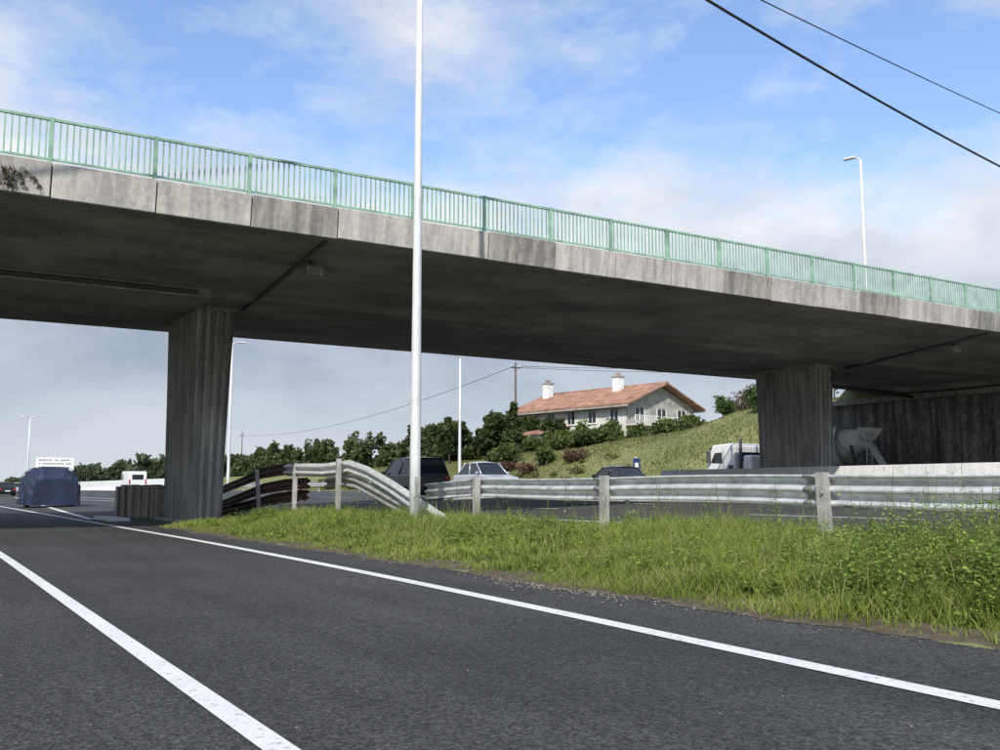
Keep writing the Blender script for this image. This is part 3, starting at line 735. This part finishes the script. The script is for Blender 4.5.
for i in range(500):
    y=rng.uniform(7,23); x=rng.uniform(5.45,8.9); pl.append((x,y,(.06+.18*rng.random()**2),22,.055))
for i in range(90):
    y=rng.uniform(2.5,17)if i%2 else rng.uniform(2.5,6.5); x=rng.uniform(6.6,8.3); pl.append((x,y,.45+.4*rng.random(),34,.04))
V,F,C=weeds(pl,(.06,.115,.02),(.30,.39,.08)); rawmesh('weeds',V,F,M_leaf,C)
pl=[(rng.uniform(7.4,8.6),rng.uniform(22,26.5),.15+.25*rng.random(),26,.07) for i in range(90)]
V,F,C=weeds(pl,(.04,.08,.015),(.16,.22,.05)); rawmesh('weeds',V,F,M_leaf,C)
tw=empty('hanging_creeper')
pl=[]
for i in range(7):
    x0=rng.uniform(1.1,1.65); pts=[(x0,19.29,6.75)]
    for k in range(4): pts.append((pts[-1][0]+rng.normal(0,.07),19.28+rng.normal(0,.02),pts[-1][2]-rng.uniform(.04,.13)))
    tube('stem',pts,.007,M_wood,tw,5)
    for p in pts[1:]: pl.append((p[0],p[1],p[2]-.03,.06,.04,.06))
V,F,C=leaves(pl,36,.026,(.05,.045,.02),(.14,.12,.05)); rawmesh('leaves',V,F,M_leaf,C,tw)
V=[];F=[]
def stone(x,y,z,r):
    k=len(V); ph=rng.random(6)
    pts=[(1,0,0),(0,1,0),(-1,0,0),(0,-1,0),(0,0,.7),(0,0,-.5)]
    for i,p in enumerate(pts): V.append((x+p[0]*r*(.7+.6*ph[i]),y+p[1]*r*(.7+.6*ph[(i+1)%6]),z+p[2]*r*(.7+.5*ph[i])))
    for f in ((0,1,4),(1,2,4),(2,3,4),(3,0,4),(1,0,5),(2,1,5),(3,2,5),(0,3,5)): F.append(tuple(k+i for i in f))
for i in range(1500):
    y=rng.uniform(1.5,22); x=float(edge(y))-abs(rng.normal(0,.1)); stone(x,y,.004,rng.uniform(.002,.007))
for i in range(400):
    y=rng.normal(7.2,.8); x=5.15+rng.normal(0,.15); stone(x,y,.008,rng.uniform(.004,.013))
for i in range(350): stone(rng.uniform(-1,5),rng.uniform(1.5,14),.004,rng.uniform(.002,.006))
mk('gravel',V,F,M_stone)
# ---------------------------------------------------------------- sky, sun, camera
sd=Vector((-.68,-.73,0)).normalized(); el=math.radians(40)
sdir=Vector((sd.x*math.cos(el),sd.y*math.cos(el),math.sin(el)))
sun=bpy.data.lights.new('sun','SUN'); sun.energy=5.0; sun.angle=math.radians(.5); sun.color=(1,.95,.87)
so=link(bpy.data.objects.new('sun',sun)); so.rotation_euler=sdir.to_track_quat('Z','Y').to_euler()
w=bpy.data.worlds.new('World'); scene.world=w; w.use_nodes=True; nt=w.node_tree
bg=nt.nodes['Background']; bg.inputs['Strength'].default_value=.11
sky=N(nt,'ShaderNodeTexSky',sky_type='NISHITA'); sky.sun_disc=False; sky.sun_elevation=el; sky.sun_rotation=math.atan2(sdir.x,sdir.y)
sky.air_density=1.0; sky.dust_density=.4; sky.ozone_density=2.0
tc=N(nt,'ShaderNodeTexCoord'); mp=N(nt,'ShaderNodeMapping'); mp.inputs['Scale'].default_value=(1,1,2.0); mp.inputs['Location'].default_value=(5.3,2.2,.9)
nt.links.new(tc.outputs['Generated'],mp.inputs['Vector'])
n1=noise(nt,mp.outputs[0],2.7,12,.62); n2=noise(nt,mp.outputs[0],5.0,8,.6)
sx=N(nt,'ShaderNodeSeparateXYZ'); nt.links.new(tc.outputs['Generated'],sx.inputs[0])
def mrange(inp,a,b_,c_,d_):
    m=N(nt,'ShaderNodeMapRange'); m.inputs[1].default_value=a; m.inputs[2].default_value=b_; m.inputs[3].default_value=c_; m.inputs[4].default_value=d_
    nt.links.new(inp,m.inputs[0]); return m.outputs[0]
low=mrange(sx.outputs[2],.12,.36,.30,.0)
ad=N(nt,'ShaderNodeMath',operation='ADD'); nt.links.new(n1,ad.inputs[0]); nt.links.new(low,ad.inputs[1])
mask=ramp(nt,ad.outputs[0],[(.42,.04),(.51,.42),(.63,.95)])
cc=ramp(nt,n2,[(.3,(5.8,6.2,7.1)),(.6,(8.5,8.6,8.8))])
dk=ramp(nt,n2,[(.35,(3.1,3.6,4.4)),(.65,(5.0,5.4,6.1))])
cc=mix(nt,cc,dk,mrange(sx.outputs[2],.15,.25,1,0))
cc=mix(nt,cc,(6.0,6.4,7.0),mrange(sx.outputs[2],.01,.13,.85,0))
skc=mix(nt,sky.outputs[0],(1.8,1.9,2.1),1.0,'MULTIPLY')
fin=mix(nt,skc,cc,mask); nt.links.new(fin,bg.inputs['Color'])

cam=bpy.data.cameras.new('camera'); co=link(bpy.data.objects.new('camera',cam)); scene.camera=co
cam.sensor_width=36; cam.lens=35.1; cam.clip_end=6000; cam.clip_start=.05
co.location=(0,0,.9); co.rotation_euler=(math.radians(90+6.65),0,math.radians(-31.5))
scene.view_settings.view_transform='Standard'; scene.view_settings.look='None'; scene.view_settings.exposure=0
